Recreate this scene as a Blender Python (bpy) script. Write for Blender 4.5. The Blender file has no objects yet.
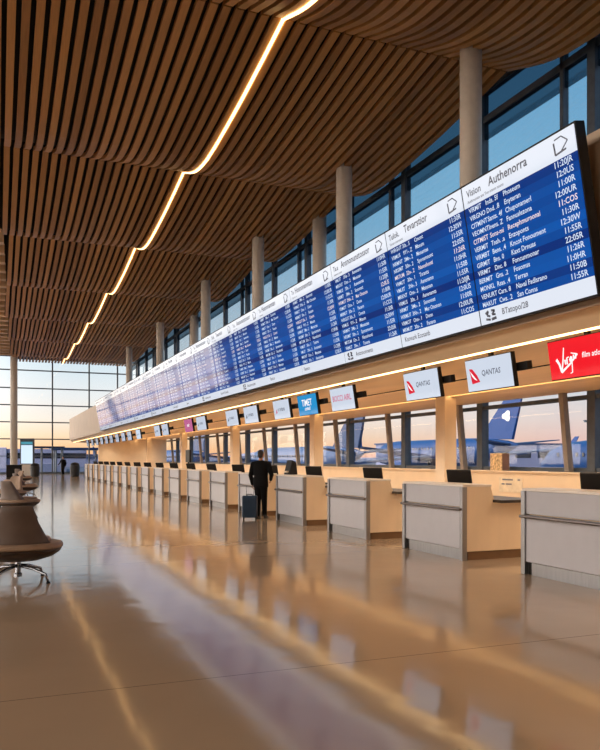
import bpy, bmesh, math, random
from mathutils import Vector, Matrix
random.seed(7)
SC = bpy.context.scene
COL = SC.collection
PI = math.pi

# ------------------------------------------------------------------ materials
def new_mat(name):
    m = bpy.data.materials.new(name); m.use_nodes = True
    nt = m.node_tree; nt.nodes.clear()
    out = nt.nodes.new('ShaderNodeOutputMaterial')
    return m, nt, out

def srgb(r, g, b):
    f = lambda c: (c/255/12.92) if c/255 <= .04045 else ((c/255+.055)/1.055)**2.4
    return (f(r), f(g), f(b), 1)

def pbr(name, col, rough=.5, metal=0, var=.06, scale=6, bump=0, bscale=40, spec=.5, stretch=None):
    m, nt, out = new_mat(name)
    p = nt.nodes.new('ShaderNodeBsdfPrincipled')
    p.inputs['Roughness'].default_value = rough
    p.inputs['Metallic'].default_value = metal
    p.inputs['Specular IOR Level'].default_value = spec
    tc = nt.nodes.new('ShaderNodeTexCoord')
    mp = nt.nodes.new('ShaderNodeMapping')
    if stretch: mp.inputs['Scale'].default_value = stretch
    nt.links.new(tc.outputs['Object'], mp.inputs['Vector'])
    n = nt.nodes.new('ShaderNodeTexNoise'); n.inputs['Scale'].default_value = scale
    n.inputs['Detail'].default_value = 4
    nt.links.new(mp.outputs[0], n.inputs['Vector'])
    r = nt.nodes.new('ShaderNodeValToRGB')
    a = [max(0, c*(1-var*2)) for c in col[:3]]+[1]; b = [min(1, c*(1+var*2)) for c in col[:3]]+[1]
    r.color_ramp.elements[0].position = .3; r.color_ramp.elements[1].position = .7
    r.color_ramp.elements[0].color = a; r.color_ramp.elements[1].color = b
    nt.links.new(n.outputs['Fac'], r.inputs['Fac'])
    nt.links.new(r.outputs['Color'], p.inputs['Base Color'])
    if bump:
        n2 = nt.nodes.new('ShaderNodeTexNoise'); n2.inputs['Scale'].default_value = bscale
        nt.links.new(mp.outputs[0], n2.inputs['Vector'])
        bu = nt.nodes.new('ShaderNodeBump'); bu.inputs['Strength'].default_value = bump
        bu.inputs['Distance'].default_value = .01
        nt.links.new(n2.outputs['Fac'], bu.inputs['Height']); nt.links.new(bu.outputs['Normal'], p.inputs['Normal'])
    nt.links.new(p.outputs[0], out.inputs['Surface'])
    return m

def emit(name, col, strength):
    m, nt, out = new_mat(name)
    e = nt.nodes.new('ShaderNodeEmission'); e.inputs['Color'].default_value = col
    e.inputs['Strength'].default_value = strength
    nt.links.new(e.outputs[0], out.inputs['Surface'])
    return m

def coat(p, rough=.06):
    p.inputs['Specular IOR Level'].default_value = 0; p.inputs['Roughness'].default_value = .6
    p.inputs['Coat Weight'].default_value = 1; p.inputs['Coat IOR'].default_value = 1.22; p.inputs['Coat Roughness'].default_value = rough

def screen_mat(name, col, strength, rough=.2, spec=.5):
    """a lit screen behind slightly glossy glass"""
    m, nt, out = new_mat(name)
    p = nt.nodes.new('ShaderNodeBsdfPrincipled')
    p.inputs['Base Color'].default_value = (.01, .01, .012, 1)
    p.inputs['Roughness'].default_value = rough
    coat(p)
    p.inputs['Emission Color'].default_value = col
    p.inputs['Emission Strength'].default_value = strength
    nt.links.new(p.outputs[0], out.inputs['Surface'])
    return m

def board_mat():
    """blue timetable rows, alternating shades, by height on the panel"""
    m, nt, out = new_mat('board_blue')
    p = nt.nodes.new('ShaderNodeBsdfPrincipled')
    p.inputs['Base Color'].default_value = (.01, .012, .03, 1)
    coat(p)
    tc = nt.nodes.new('ShaderNodeTexCoord'); sp = nt.nodes.new('ShaderNodeSeparateXYZ')
    nt.links.new(tc.outputs['Object'], sp.inputs[0])
    dv = nt.nodes.new('ShaderNodeMath'); dv.operation = 'DIVIDE'; dv.inputs[1].default_value = ROWH
    sb = nt.nodes.new('ShaderNodeMath'); sb.operation = 'SUBTRACT'; sb.inputs[1].default_value = FOOT
    nt.links.new(sp.outputs['Y'], sb.inputs[0]); nt.links.new(sb.outputs[0], dv.inputs[0])
    fl = nt.nodes.new('ShaderNodeMath'); fl.operation = 'FLOOR'; nt.links.new(dv.outputs[0], fl.inputs[0])
    wn = nt.nodes.new('ShaderNodeTexWhiteNoise'); wn.noise_dimensions = '1D'; nt.links.new(fl.outputs[0], wn.inputs['W'])
    r = nt.nodes.new('ShaderNodeValToRGB'); r.color_ramp.interpolation = 'LINEAR'
    r.color_ramp.elements[0].color = (.001, .024, .17, 1); r.color_ramp.elements[1].color = (.002, .090, .40, 1)
    nt.links.new(wn.outputs['Value'], r.inputs[0])
    nt.links.new(r.outputs[0], p.inputs['Emission Color']); p.inputs['Emission Strength'].default_value = .95
    nt.links.new(p.outputs[0], out.inputs['Surface'])
    return m

def glass_mat(name, tint=(.96, .97, .975, 1), k=.3):
    m, nt, out = new_mat(name)
    t = nt.nodes.new('ShaderNodeBsdfTransparent'); t.inputs[0].default_value = tint
    g = nt.nodes.new('ShaderNodeBsdfGlossy'); g.inputs['Roughness'].default_value = .02
    f = nt.nodes.new('ShaderNodeFresnel'); f.inputs[0].default_value = 1.45
    mu = nt.nodes.new('ShaderNodeMath'); mu.operation = 'MULTIPLY'; mu.inputs[1].default_value = k
    nt.links.new(f.outputs[0], mu.inputs[0])
    mx = nt.nodes.new('ShaderNodeMixShader')
    nt.links.new(mu.outputs[0], mx.inputs[0]); nt.links.new(t.outputs[0], mx.inputs[1]); nt.links.new(g.outputs[0], mx.inputs[2])
    nt.links.new(mx.outputs[0], out.inputs['Surface'])
    return m

def slat_mat():
    m, nt, out = new_mat('ceiling_wood')
    p = nt.nodes.new('ShaderNodeBsdfPrincipled'); p.inputs['Roughness'].default_value = .42
    tc = nt.nodes.new('ShaderNodeTexCoord'); sp = nt.nodes.new('ShaderNodeSeparateXYZ')
    nt.links.new(tc.outputs['Object'], sp.inputs[0])
    dv = nt.nodes.new('ShaderNodeMath'); dv.operation = 'DIVIDE'; dv.inputs[1].default_value = PITCH
    nt.links.new(sp.outputs['X'], dv.inputs[0])
    fl = nt.nodes.new('ShaderNodeMath'); fl.operation = 'ROUND'; nt.links.new(dv.outputs[0], fl.inputs[0])
    dy = nt.nodes.new('ShaderNodeMath'); dy.operation = 'DIVIDE'; dy.inputs[1].default_value = 10.3
    ad = nt.nodes.new('ShaderNodeMath'); ad.operation = 'SUBTRACT'; ad.inputs[1].default_value = 16.7
    nt.links.new(sp.outputs['Y'], ad.inputs[0]); nt.links.new(ad.outputs[0], dy.inputs[0])
    f2 = nt.nodes.new('ShaderNodeMath'); f2.operation = 'FLOOR'; nt.links.new(dy.outputs[0], f2.inputs[0])
    cb = nt.nodes.new('ShaderNodeCombineXYZ'); nt.links.new(fl.outputs[0], cb.inputs[0]); nt.links.new(f2.outputs[0], cb.inputs[1])
    wn = nt.nodes.new('ShaderNodeTexWhiteNoise'); wn.noise_dimensions = '2D'; nt.links.new(cb.outputs[0], wn.inputs['Vector'])
    mp = nt.nodes.new('ShaderNodeMapping'); mp.inputs['Scale'].default_value = (14, .7, 3)
    nt.links.new(tc.outputs['Object'], mp.inputs[0])
    n = nt.nodes.new('ShaderNodeTexNoise'); n.inputs['Scale'].default_value = 2.2; n.inputs['Detail'].default_value = 5
    nt.links.new(mp.outputs[0], n.inputs['Vector'])
    mx = nt.nodes.new('ShaderNodeMath'); mx.operation = 'MULTIPLY_ADD'; mx.inputs[1].default_value = .55
    nt.links.new(wn.outputs['Value'], mx.inputs[0])
    hm = nt.nodes.new('ShaderNodeMath'); hm.operation = 'MULTIPLY'; hm.inputs[1].default_value = .5
    nt.links.new(n.outputs['Fac'], hm.inputs[0]); nt.links.new(hm.outputs[0], mx.inputs[2])
    r = nt.nodes.new('ShaderNodeValToRGB')
    r.color_ramp.elements[0].color = srgb(136, 92, 48); r.color_ramp.elements[1].color = srgb(222, 164, 94)
    nt.links.new(mx.outputs[0], r.inputs[0]); nt.links.new(r.outputs[0], p.inputs['Base Color'])
    nt.links.new(p.outputs[0], out.inputs['Surface'])
    return m

def floor_mat():
    m, nt, out = new_mat('polished_terrazzo')
    p = nt.nodes.new('ShaderNodeBsdfPrincipled')
    p.inputs['IOR'].default_value = 1.47
    tc = nt.nodes.new('ShaderNodeTexCoord')
    n = nt.nodes.new('ShaderNodeTexNoise'); n.inputs['Scale'].default_value = .35; n.inputs['Detail'].default_value = 6
    nt.links.new(tc.outputs['Object'], n.inputs['Vector'])
    r = nt.nodes.new('ShaderNodeValToRGB')
    r.color_ramp.elements[0].position = .3; r.color_ramp.elements[1].position = .7
    r.color_ramp.elements[0].color = srgb(180, 156, 130); r.color_ramp.elements[1].color = srgb(194, 170, 142)
    nt.links.new(n.outputs['Fac'], r.inputs[0])
    # thin joints across the hall every 6 m
    sp = nt.nodes.new('ShaderNodeSeparateXYZ'); nt.links.new(tc.outputs['Object'], sp.inputs[0])
    def seam(sock, off, per, w):
        a = nt.nodes.new('ShaderNodeMath'); a.operation = 'ADD'; a.inputs[1].default_value = off
        nt.links.new(sock, a.inputs[0])
        b = nt.nodes.new('ShaderNodeMath'); b.operation = 'PINGPONG'; b.inputs[1].default_value = per/2
        nt.links.new(a.outputs[0], b.inputs[0])
        c = nt.nodes.new('ShaderNodeMath'); c.operation = 'LESS_THAN'; c.inputs[1].default_value = w
        nt.links.new(b.outputs[0], c.inputs[0]); return c.outputs[0]
    s1 = seam(sp.outputs['Y'], 60-5.05, 6.0, .006)
    mm = nt.nodes.new('ShaderNodeMath'); mm.operation = 'MULTIPLY'; mm.inputs[1].default_value = .55; nt.links.new(s1, mm.inputs[0])
    mx = nt.nodes.new('ShaderNodeMix'); mx.data_type = 'RGBA'
    nt.links.new(mm.outputs[0], mx.inputs['Factor']); nt.links.new(r.outputs[0], mx.inputs['A'])
    mx.inputs['B'].default_value = srgb(60, 45, 35)
    nt.links.new(mx.outputs['Result'], p.inputs['Base Color'])
    n2 = nt.nodes.new('ShaderNodeTexNoise'); n2.inputs['Scale'].default_value = .9; n2.inputs['Detail'].default_value = 2
    nt.links.new(tc.outputs['Object'], n2.inputs['Vector'])
    rr = nt.nodes.new('ShaderNodeMapRange'); rr.inputs['To Min'].default_value = .07; rr.inputs['To Max'].default_value = .11
    nt.links.new(n2.outputs['Fac'], rr.inputs['Value']); nt.links.new(rr.outputs[0], p.inputs['Roughness'])
    n3 = nt.nodes.new('ShaderNodeTexNoise'); n3.inputs['Scale'].default_value = 1.6; n3.inputs['Detail'].default_value = 2
    nt.links.new(tc.outputs['Object'], n3.inputs['Vector'])
    bu = nt.nodes.new('ShaderNodeBump'); bu.inputs['Strength'].default_value = .17; bu.inputs['Distance'].default_value = .02
    nt.links.new(n3.outputs['Fac'], bu.inputs['Height']); nt.links.new(bu.outputs[0], p.inputs['Normal'])
    nt.links.new(p.outputs[0], out.inputs['Surface'])
    return m

PITCH = .31
PANEL_W, PANEL_H = 2.37, 2.05
HEAD, FOOT = .315, .225
ROWS = 13
ROWH = (PANEL_H-HEAD-FOOT)/ROWS

M = {}
M['slat'] = slat_mat()
M['floor'] = floor_mat()
M['board'] = board_mat()
M['glass'] = glass_mat('window_glass')
M['glass_low'] = glass_mat('low_reflective_window_glass', k=.07)
M['black'] = pbr('black_recess', (.012, .010, .009, 1), .8)
M['beige'] = pbr('beige_bulkhead', srgb(196, 170, 142), .5, var=.03, scale=1.2)
M['soffit'] = pbr('maple_veneer', srgb(240, 208, 166), .4, var=.05, scale=2, stretch=(1, .12, 1))
M['cream'] = pbr('cream_laminate', srgb(236, 216, 188), .45, var=.02, scale=2)
M['maple'] = pbr('counter_maple', srgb(232, 207, 174), .4, var=.03, scale=3, stretch=(1, 1, .3))
M['white_lam'] = pbr('pale_grey_laminate', srgb(186, 184, 188), .35, var=.01)
M['top_white'] = pbr('white_counter_top', srgb(232, 222, 210), .3, var=.01)
M['steel'] = pbr('brushed_steel', srgb(150, 150, 152), .38, .85, var=.04, scale=20, stretch=(1, 1, .1))
M['rail'] = pbr('rail_steel', srgb(120, 112, 108), .3, .9)
M['brown_plinth'] = pbr('brown_plinth', srgb(120, 88, 56), .45, var=.04)
M['dark'] = pbr('dark_plastic', (.010, .0095, .010, 1), .5, spec=.3)
M['desk'] = pbr('dark_desk_top', (.03, .022, .018, 1), .35)
M['frame'] = pbr('dark_grey_mullion', srgb(84, 94, 106), .45, .1)
M['frame_slim'] = pbr('mid_grey_strut', srgb(150, 142, 134), .45, .0)
M['spandrel'] = glass_mat('tinted_spandrel_glass', tint=(.34, .40, .44, 1), k=.15)
M['column'] = pbr('grey_column_paint', srgb(204, 194, 182), .5, var=.03)
M['wall'] = pbr('warm_wall_paint', srgb(190, 172, 150), .6, var=.03)
M['white'] = pbr('white_paint', srgb(225, 225, 225), .5)
M['led_ceiling'] = emit('ceiling_led', (1, .60, .24, 1), 4.5)
M['led_soffit'] = emit('soffit_led', (1, .62, .27, 1), 6)
M['head_white'] = screen_mat('board_white', srgb(226, 232, 244), .92, .22)
M['text_white'] = screen_mat('board_letters', (.72, .83, 1, 1), .85)
M['text_pink'] = screen_mat('board_letters_pink', (1, .86, .88, 1), .8)
M['text_grey'] = pbr('grey_ink', srgb(112, 118, 136), .5)
M['scr_white'] = screen_mat('monitor_white', srgb(214, 224, 240), .85, .15)
M['scr_red'] = screen_mat('monitor_red', srgb(240, 18, 34), .95, .15)
M['scr_cyan'] = screen_mat('monitor_cyan', srgb(10, 145, 208), .9, .15)
M['scr_pink'] = screen_mat('monitor_pink', srgb(206, 92, 150), .85, .15)
M['scr_blueish'] = screen_mat('kiosk_glow', srgb(205, 226, 246), 1.05, .15)
M['scr_teal'] = screen_mat('kiosk_header_glow', srgb(90, 170, 190), .7, .15)
M['ink_white'] = emit('white_letters', (1, .96, .95, 1), .95)
M['ink_red'] = screen_mat('red_logo', srgb(222, 26, 52), .9, .2)
M['ink_grey'] = screen_mat('grey_letters', srgb(98, 104, 120), .8, .3)
M['ink_pink'] = screen_mat('pink_letters', srgb(214, 92, 128), .85, .3)
M['leather'] = pbr('taupe_leather', srgb(168, 140, 116), .42, var=.05, bump=.15, bscale=120)
M['leather_dark'] = pbr('dark_brown_upholstery', srgb(108, 92, 82), .5, var=.05, bump=.15, bscale=120)
M['leather_black'] = pbr('blackish_brown_upholstery', srgb(48, 36, 32), .45, var=.05)
M['shell'] = pbr('dark_seat_shell', srgb(60, 46, 38), .35)
M['chrome'] = pbr('dull_chrome', srgb(150, 152, 158), .25, .95)
M['suit'] = pbr('black_suit_cloth', (.006, .0055, .006, 1), .95, spec=.2, bump=.1, bscale=80)
M['skin'] = pbr('skin', srgb(186, 132, 104), .5, var=.03)
M['hair'] = pbr('dark_hair', (.03, .02, .015, 1), .6)
M['shoe'] = pbr('black_leather', (.01, .01, .01, 1), .35)
M['teal_case'] = pbr('teal_luggage_shell', srgb(24, 52, 76), .4)
M['paper'] = pbr('cream_paper', srgb(232, 220, 198), .7)
M['carton'] = pbr('patterned_carton', srgb(206, 180, 140), .7, var=.28, scale=16)
M['carton_side'] = pbr('carton_side', srgb(150, 112, 92), .7)
M['tarmac'] = pbr('apron_concrete', srgb(62, 70, 86), .8, var=.08, scale=.05)
M['plane_blue'] = pbr('blue_livery', srgb(22, 58, 108), .35, spec=.15)
M['plane_deep'] = pbr('deep_blue_livery', srgb(14, 54, 110), .35, spec=.15)
M['plane_pale'] = pbr('pale_livery', srgb(50, 76, 116), .35, spec=.15)
M['plane_grey'] = pbr('wing_grey', srgb(36, 60, 98), .4, spec=.15)
M['plane_glass'] = pbr('cabin_glass', (.01, .015, .025, 1), .15)
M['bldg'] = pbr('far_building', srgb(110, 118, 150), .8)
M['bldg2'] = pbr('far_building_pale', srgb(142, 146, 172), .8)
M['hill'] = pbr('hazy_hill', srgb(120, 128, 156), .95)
M['rubber'] = pbr('rubber', (.01, .01, .01, 1), .8)
M['truck'] = pbr('vehicle_paint', srgb(92, 108, 134), .5)
M['truck2'] = pbr('vehicle_paint_blue', srgb(36, 60, 98), .5)
M['yellow'] = pbr('vehicle_paint_ochre', srgb(170, 130, 70), .5)
M['binm'] = pbr('bin_black', (.02, .02, .022, 1), .5)

# ------------------------------------------------------------------ mesh builder
class MB:
    def __init__(s): s.bm = bmesh.new()
    def box(s, x0, x1, y0, y1, z0, z1):
        vs = [s.bm.verts.new((x, y, z)) for x in (x0, x1) for y in (y0, y1) for z in (z0, z1)]
        for f in ((0,1,3,2),(4,6,7,5),(0,4,5,1),(2,3,7,6),(0,2,6,4),(1,5,7,3)):
            s.bm.faces.new([vs[i] for i in f])
        return s
    def quadprism(s, a, b):                      # two matching rings
        va = [s.bm.verts.new(p) for p in a]; vb = [s.bm.verts.new(p) for p in b]
        n = len(a)
        s.bm.faces.new(va[::-1]); s.bm.faces.new(vb)
        for i in range(n):
            j = (i+1) % n
            s.bm.faces.new((va[i], va[j], vb[j], vb[i]))
        return s
    def prism(s, poly, axis, a, b):
        def put(p, t):
            if axis == 'y': return (p[0], t, p[1])
            if axis == 'x': return (t, p[0], p[1])
            return (p[0], p[1], t)
        return s.quadprism([put(p, a) for p in poly], [put(p, b) for p in poly])
    def loft(s, rings, cap=True):
        vr = [[s.bm.verts.new(p) for p in r] for r in rings]
        n = len(rings[0])
        for a, b in zip(vr, vr[1:]):
            for i in range(n):
                j = (i+1) % n
                s.bm.faces.new((a[i], a[j], b[j], b[i]))
        if cap:
            s.bm.faces.new(vr[0][::-1]); s.bm.faces.new(vr[-1])
        return s
    def tube(s, pts, rads, n=10, flat=None):
        pts = [Vector(p) for p in pts]
        if not hasattr(rads, '__len__'): rads = [rads]*len(pts)
        rings = []
        up = Vector((0, 0, 1))
        for i, p in enumerate(pts):
            d = (pts[min(i+1, len(pts)-1)]-pts[max(i-1, 0)]).normalized()
            u = up if abs(d.dot(up)) < .95 else Vector((0, 1, 0))
            a = d.cross(u).normalized(); b = a.cross(d).normalized()
            rings.append([p+(a*math.cos(t)+b*math.sin(t))*rads[i] for t in [2*PI*k/n for k in range(n)]])
        return s.loft(rings)
    def lathe(s, prof, c=(0, 0), n=20, sx=1, sy=1):
        rings = [[(c[0]+r*sx*math.cos(2*PI*k/n), c[1]+r*sy*math.sin(2*PI*k/n), z) for k in range(n)] for r, z in prof]
        return s.loft(rings)
    def capsule(s, p0, r0, p1, r1, n=12):
        p0, p1 = Vector(p0), Vector(p1); d = (p1-p0).normalized()
        pts, rs = [], []
        for k in range(5):
            t = -PI/2+PI/2*k/4; pts.append(p0+d*r0*math.sin(t)); rs.append(max(.001, r0*math.cos(t)))
        for k in range(5):
            t = PI/2*k/4; pts.append(p1+d*r1*math.sin(t)); rs.append(max(.001, r1*math.cos(t)))
        u = Vector((0, 0, 1)) if abs(d.z) < .95 else Vector((0, 1, 0))
        a = d.cross(u).normalized(); b = a.cross(d).normalized()
        return s.loft([[p+(a*math.cos(t)+b*math.sin(t))*r for t in [2*PI*k/n for k in range(n)]] for p, r in zip(pts, rs)])
    def blob(s, c, r, n=16, m=10):
        c = Vector(c)
        rings = []
        for i in range(m+1):
            t = -PI/2+PI*i/m; q = max(.004, math.cos(t))
            rings.append([(c.x+r[0]*q*math.cos(2*PI*k/n), c.y+r[1]*q*math.sin(2*PI*k/n), c.z+r[2]*math.sin(t)) for k in range(n)])
        return s.loft(rings)
    def build(s, name, mat, parent=None, bevel=0, smooth=False, subsurf=0):
        bmesh.ops.recalc_face_normals(s.bm, faces=s.bm.faces)
        me = bpy.data.meshes.new(name); s.bm.to_mesh(me); s.bm.free()
        me.materials.append(mat if not isinstance(mat, str) else M[mat])
        if smooth:
            for p in me.polygons: p.use_smooth = True
        o = bpy.data.objects.new(name, me); COL.objects.link(o)
        if parent: o.parent = parent
        if bevel:
            b = o.modifiers.new('bevel', 'BEVEL'); b.width = bevel; b.segments = 2; b.limit_method = 'ANGLE'
        if subsurf:
            m = o.modifiers.new('sub', 'SUBSURF'); m.levels = subsurf; m.render_levels = subsurf
        return o

def tag(o, label, cat, group=None):
    o['label'] = label; o['category'] = cat
    if group: o['group'] = group
    return o
def struct(o):
    o['kind'] = 'structure'; return o
def empty(name, loc=(0, 0, 0), rz=0, scale=1):
    o = bpy.data.objects.new(name, None); COL.objects.link(o)
    o.location = loc; o.rotation_euler = (0, 0, rz); o.scale = (scale,)*3
    o.empty_display_size = .1
    return o
def thing(name, label, cat, loc=(0, 0, 0), rz=0, group=None, scale=1):
    return tag(empty(name, loc, rz, scale), label, cat, group)
def dup(o, parent=None):
    c = o.copy(); COL.objects.link(c)
    if parent: c.parent = parent
    for ch in [x for x in ALLOBJ() if x.parent == o]:
        dup(ch, c)
    return c
def ALLOBJ(): return list(COL.objects)
def kids(o): return [x for x in COL.objects if x.parent == o]

def text_mesh(items, name, mat, parent, z=.004):
    """items: (string, x, y, size, align, shear)"""
    bm = bmesh.new()
    for st, x, y, size, al, sh in items:
        cu = bpy.data.curves.new('t', 'FONT'); cu.body = st; cu.size = size; cu.align_x = al; cu.shear = sh
        cu.resolution_u = 2; cu.offset = size*.014
        ob = bpy.data.objects.new('t', cu); COL.objects.link(ob)
        dg = bpy.context.evaluated_depsgraph_get()
        me = bpy.data.meshes.new_from_object(ob.evaluated_get(dg))
        me.transform(Matrix.Translation((x, y, z)))
        bm.from_mesh(me)
        bpy.data.objects.remove(ob); bpy.data.curves.remove(cu); bpy.data.meshes.remove(me)
    me = bpy.data.meshes.new(name); bm.to_mesh(me); bm.free(); me.materials.append(M[mat])
    o = bpy.data.objects.new(name, me); COL.objects.link(o); o.parent = parent
    return o

ORD = ['nearest', 'second', 'third', 'fourth', 'fifth', 'sixth', 'seventh', 'eighth', 'ninth', 'tenth', 'eleventh', 'twelfth',
       'thirteenth', 'fourteenth', 'fifteenth', 'sixteenth', 'seventeenth', 'eighteenth', 'nineteenth', 'twentieth',
       'twenty-first', 'twenty-second', 'twenty-third', 'twenty-fourth', 'twenty-fifth', 'twenty-sixth']

# ------------------------------------------------------------------ setting
YN, YE = -6.0, 82.0        # near wall, far glass wall
XL, XF = -12.0, 13.4       # left wall, facade
struct(MB().box(XL, XF+.3, YN, YE+.2, -.25, 0).build('floor', 'floor'))

# ceiling: wave profile with creases every 10.3 m
PROF = [(0, 12.02), (.14, 11.80), (.3, 11.58), (.45, 11.42), (.58, 11.31), (.68, 11.27), (.76, 11.31), (.83, 11.43), (.89, 11.60), (.95, 11.83), (1, 12.02)]
def prof(t):
    for (a, za), (b, zb) in zip(PROF, PROF[1:]):
        if t <= b: 
            return za+(zb-za)*(t-a)/(b-a)
    return PROF[-1][1]
CR = [6.4-10.3*2+10.3*k for k in range(0, 11)]     # crease positions
bays = []
def amp(c):
    k = round((c-16.7)/10.3)
    return 1.0 if k <= 1 else {2: .92, 3: .75, 4: .62, 5: .55, 6: .5}[k]
for c in CR:
    y0, y1 = max(c, YN), min(c+10.3, YE-.6)
    if y1 <= y0: continue
    ts = [i/22 for i in range(23)]
    ts = [t for t in ts if y0-1e-6 <= c+10.3*t <= y1+1e-6]
    if c+10.3*ts[0] > y0+.01: ts = [(y0-c)/10.3]+ts
    if c+10.3*ts[-1] < y1-.01: ts = ts+[(y1-c)/10.3]
    bays.append((c, [(c+10.3*t, 11.27+amp(c)*(prof(t)-11.27)) for t in ts]))
def bay_start(c):
    k = round((c-37.3)/10.3)
    return {0: .34, 1: .60, 2: .85, 3: 1.1, 4: 1.3}.get(k, -8.0)
sl, bk = MB(), MB()
for c, pts in bays:
    xs = bay_start(c)
    n0 = math.ceil(xs/PITCH); n1 = int(13.0/PITCH)
    pp = list(pts)
    if pp[-1][0]-pp[0][0] > 9: pp = [(pp[0][0]+.04, pp[0][1]-.01)]+pp[1:-1]+[(pp[-1][0]-.04, pp[-1][1]-.03)]
    for i in range(n0, n1+1):
        x = i*PITCH; w = .094
        sl.loft([[(x-w, y, z), (x+w, y, z), (x+w, y, z+.13), (x-w, y, z+.13)] for y, z in pp])
    bk.loft([[(n0*PITCH-.12, y, z+.24), (n1*PITCH+.12, y, z+.24), (n1*PITCH+.12, y, z+.34), (n0*PITCH-.12, y, z+.34)] for y, z in pts])
ceil_o = struct(bk.build('ceiling', 'black'))
so = sl.build('slat', 'slat', ceil_o, smooth=False); struct(so)
# flat beige soffit beyond the slats at the left, with cross beams
m = MB(); m.box(XL, .2, 37.4, YE-.6, 12.2, 12.35)
for k in range(22): m.box(XL, .3+k*.045, 38+k*1.95, 38.5+k*1.95, 11.75, 12.2)
struct(m.build('ceiling_beams', 'soffit'))
struct(MB().box(XL, XF+.6, YN, YE+.2, 12.7, 13.0).build('roof', 'black'))

# ceiling light line
led = MB()
lx = 20*PITCH+PITCH/2-.03
for c, pts in bays:
    led.loft([[(lx-.036, y, z-.05), (lx+.036, y, z-.05), (lx+.036, y, z+.03), (lx-.036, y, z+.03)] for y, z in pts])
t = thing('ceiling_light_strip', 'glowing warm light line zigzagging down the wavy wooden ceiling', 'light strip')
led.build('diffuser', 'led_ceiling', t)
hs = MB()
for c, pts in bays:
    hs.loft([[(lx-.05, y, z+.03), (lx+.05, y, z+.03), (lx+.05, y, z+.25), (lx-.05, y, z+.25)] for y, z in pts])
hs.build('housing', 'dark', t)

# walls
struct(MB().box(XL-.3, XF+.6, YN-.3, YN, 0, 13).build('wall_near', 'wall'))
# left side: glazed wall with posts (behind the picture's edge)
wl = struct(empty('window_4', (XL, 0, 0)))
m = MB()
for k in range(16): m.box(-.1, .1, YN+k*5.86, YN+k*5.86+.14, 0, 12.7)
for z in (0, 2.6, 5.2, 7.8, 10.4, 12.5): m.box(-.07, .07, YN, YE, z, z+.14)
m.build('frame', 'frame', wl); MB().box(-.05, .05, YN, YE, 2.74, 8.6).build('spandrel', 'wall', wl); MB().box(-.015, .0, YN, YE, .1, 12.6).build('glass', 'glass', wl)  # opaque band added in the unseen wall to keep sky glow off the board

# far glass wall
we = struct(empty('window_1', (0, YE, 0)))
m = MB()
for z, hh in ((0, .18), (1.78, .08), (3.52, .11), (5.26, .11), (7.01, .11), (8.76, .11), (10.6, .11), (12.0, .7)): m.box(XL, XF, -.09, .09, z, z+hh)
for x in [-9.9, -6.6, -3.3, 0.0, 5.35, 9.05, 12.0]: m.box(x-.07, x+.07, -.12, .10, 0, 12.7)
m.build('frame', 'frame', we)
MB().box(XL, XF, -.02, 0, .1, 12.6).build('glass', 'glass', we)

# facade on the right: lower windows and clerestory
def facade(name, z0, z1, ys, y_lo, y_hi):
    w = struct(empty(name, (XF, 0, 0)))
    m = MB()
    for i, y in enumerate(ys):
        m.box(-.14, .10, y-.13, y+.13, z0, z1)
    m.box(-.1, .1, y_lo, y_hi, z0, z0+.1); m.box(-.1, .1, y_lo, y_hi, z1-.12, z1)
    return w, m
GY = [14.1+4.5*k for k in range(-4, 16)]
w2, m = facade('window_2', 1.2, 3.35, [y for y in GY if y < 63], YN, 63)
m.box(-.1, .1, YN, 63, 2.98, 3.08)
m.build('frame', 'frame', w2)
MB().box(-.015, .0, YN, 63, 1.25, 3.3).build('glass', 'glass_low', w2)
st = MB()
for i, y in enumerate([y for y in GY if y < 63]):
    st.quadprism([(-.32, y+.55, 1.2), (-.16, y+.55, 1.2), (-.16, y+.7, 1.2), (-.32, y+.7, 1.2)],
                 [(-.46, y+.62, 3.2), (-.31, y+.62, 3.2), (-.31, y+.77, 3.2), (-.46, y+.77, 3.2)])
st.build('strut', 'frame_slim', w2)
w3, m = facade('window_3', 3.5, 12.4, [y for y in GY if y < YE], YN, YE)
for i, y in enumerate(GY):
    if i % 2 == 0: m.box(-.10, .08, y+1.0, y+1.12, 3.5, 12.4)
m.box(-.10, .1, YN, YE, 11.42, 11.6); m.box(-.12, .1, YN, YE, 7.4, 7.52)
m.build('frame', 'frame', w3)
MB().box(-.015, .0, YN, YE, 3.6, 11.1).build('glass', 'glass', w3)
MB().box(-.05, .05, YN, YE, 10.95, 12.4).build('spandrel', 'spandrel', w3)

# sill wall, staff-side partition
struct(MB().box(12.85, 13.3, YN, 63, 0, 1.16).build('wall_right', 'cream'))
vents = MB()
sill = struct(MB().box(12.8, 13.3, YN, 63, 1.16, 1.2).build('trim_1', 'cream', bevel=.008))
struct(MB().box(7.7, 13.3, 63, 63.25, 0, 3.25).build('wall_partition', 'cream'))

# bulkhead canopy over the counters: box with sloping lower lip and flat soffit
canopy = MB()
canopy.prism([(6.98, 3.50), (7.2, 3.235), (7.2, 3.2805), (7.32, 3.2805), (7.32, 3.255), (10.66, 3.12), (10.70, 3.2005), (10.80, 3.2005), (10.80, 3.12), (13.2, 3.16), (13.2, 3.5), (7.9, 3.62)], 'y', YN, 80.5)
can = struct(canopy.build('ceiling_canopy', 'soffit'))
struct(MB().box(6.98, 7.9, YN, 80.5, 3.62, 5.6).build('wall_bulkhead', 'soffit'))
struct(MB().box(6.93, 6.98, YN, 80.5, 3.44, 5.62).build('trim_2', 'beige'))
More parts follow.
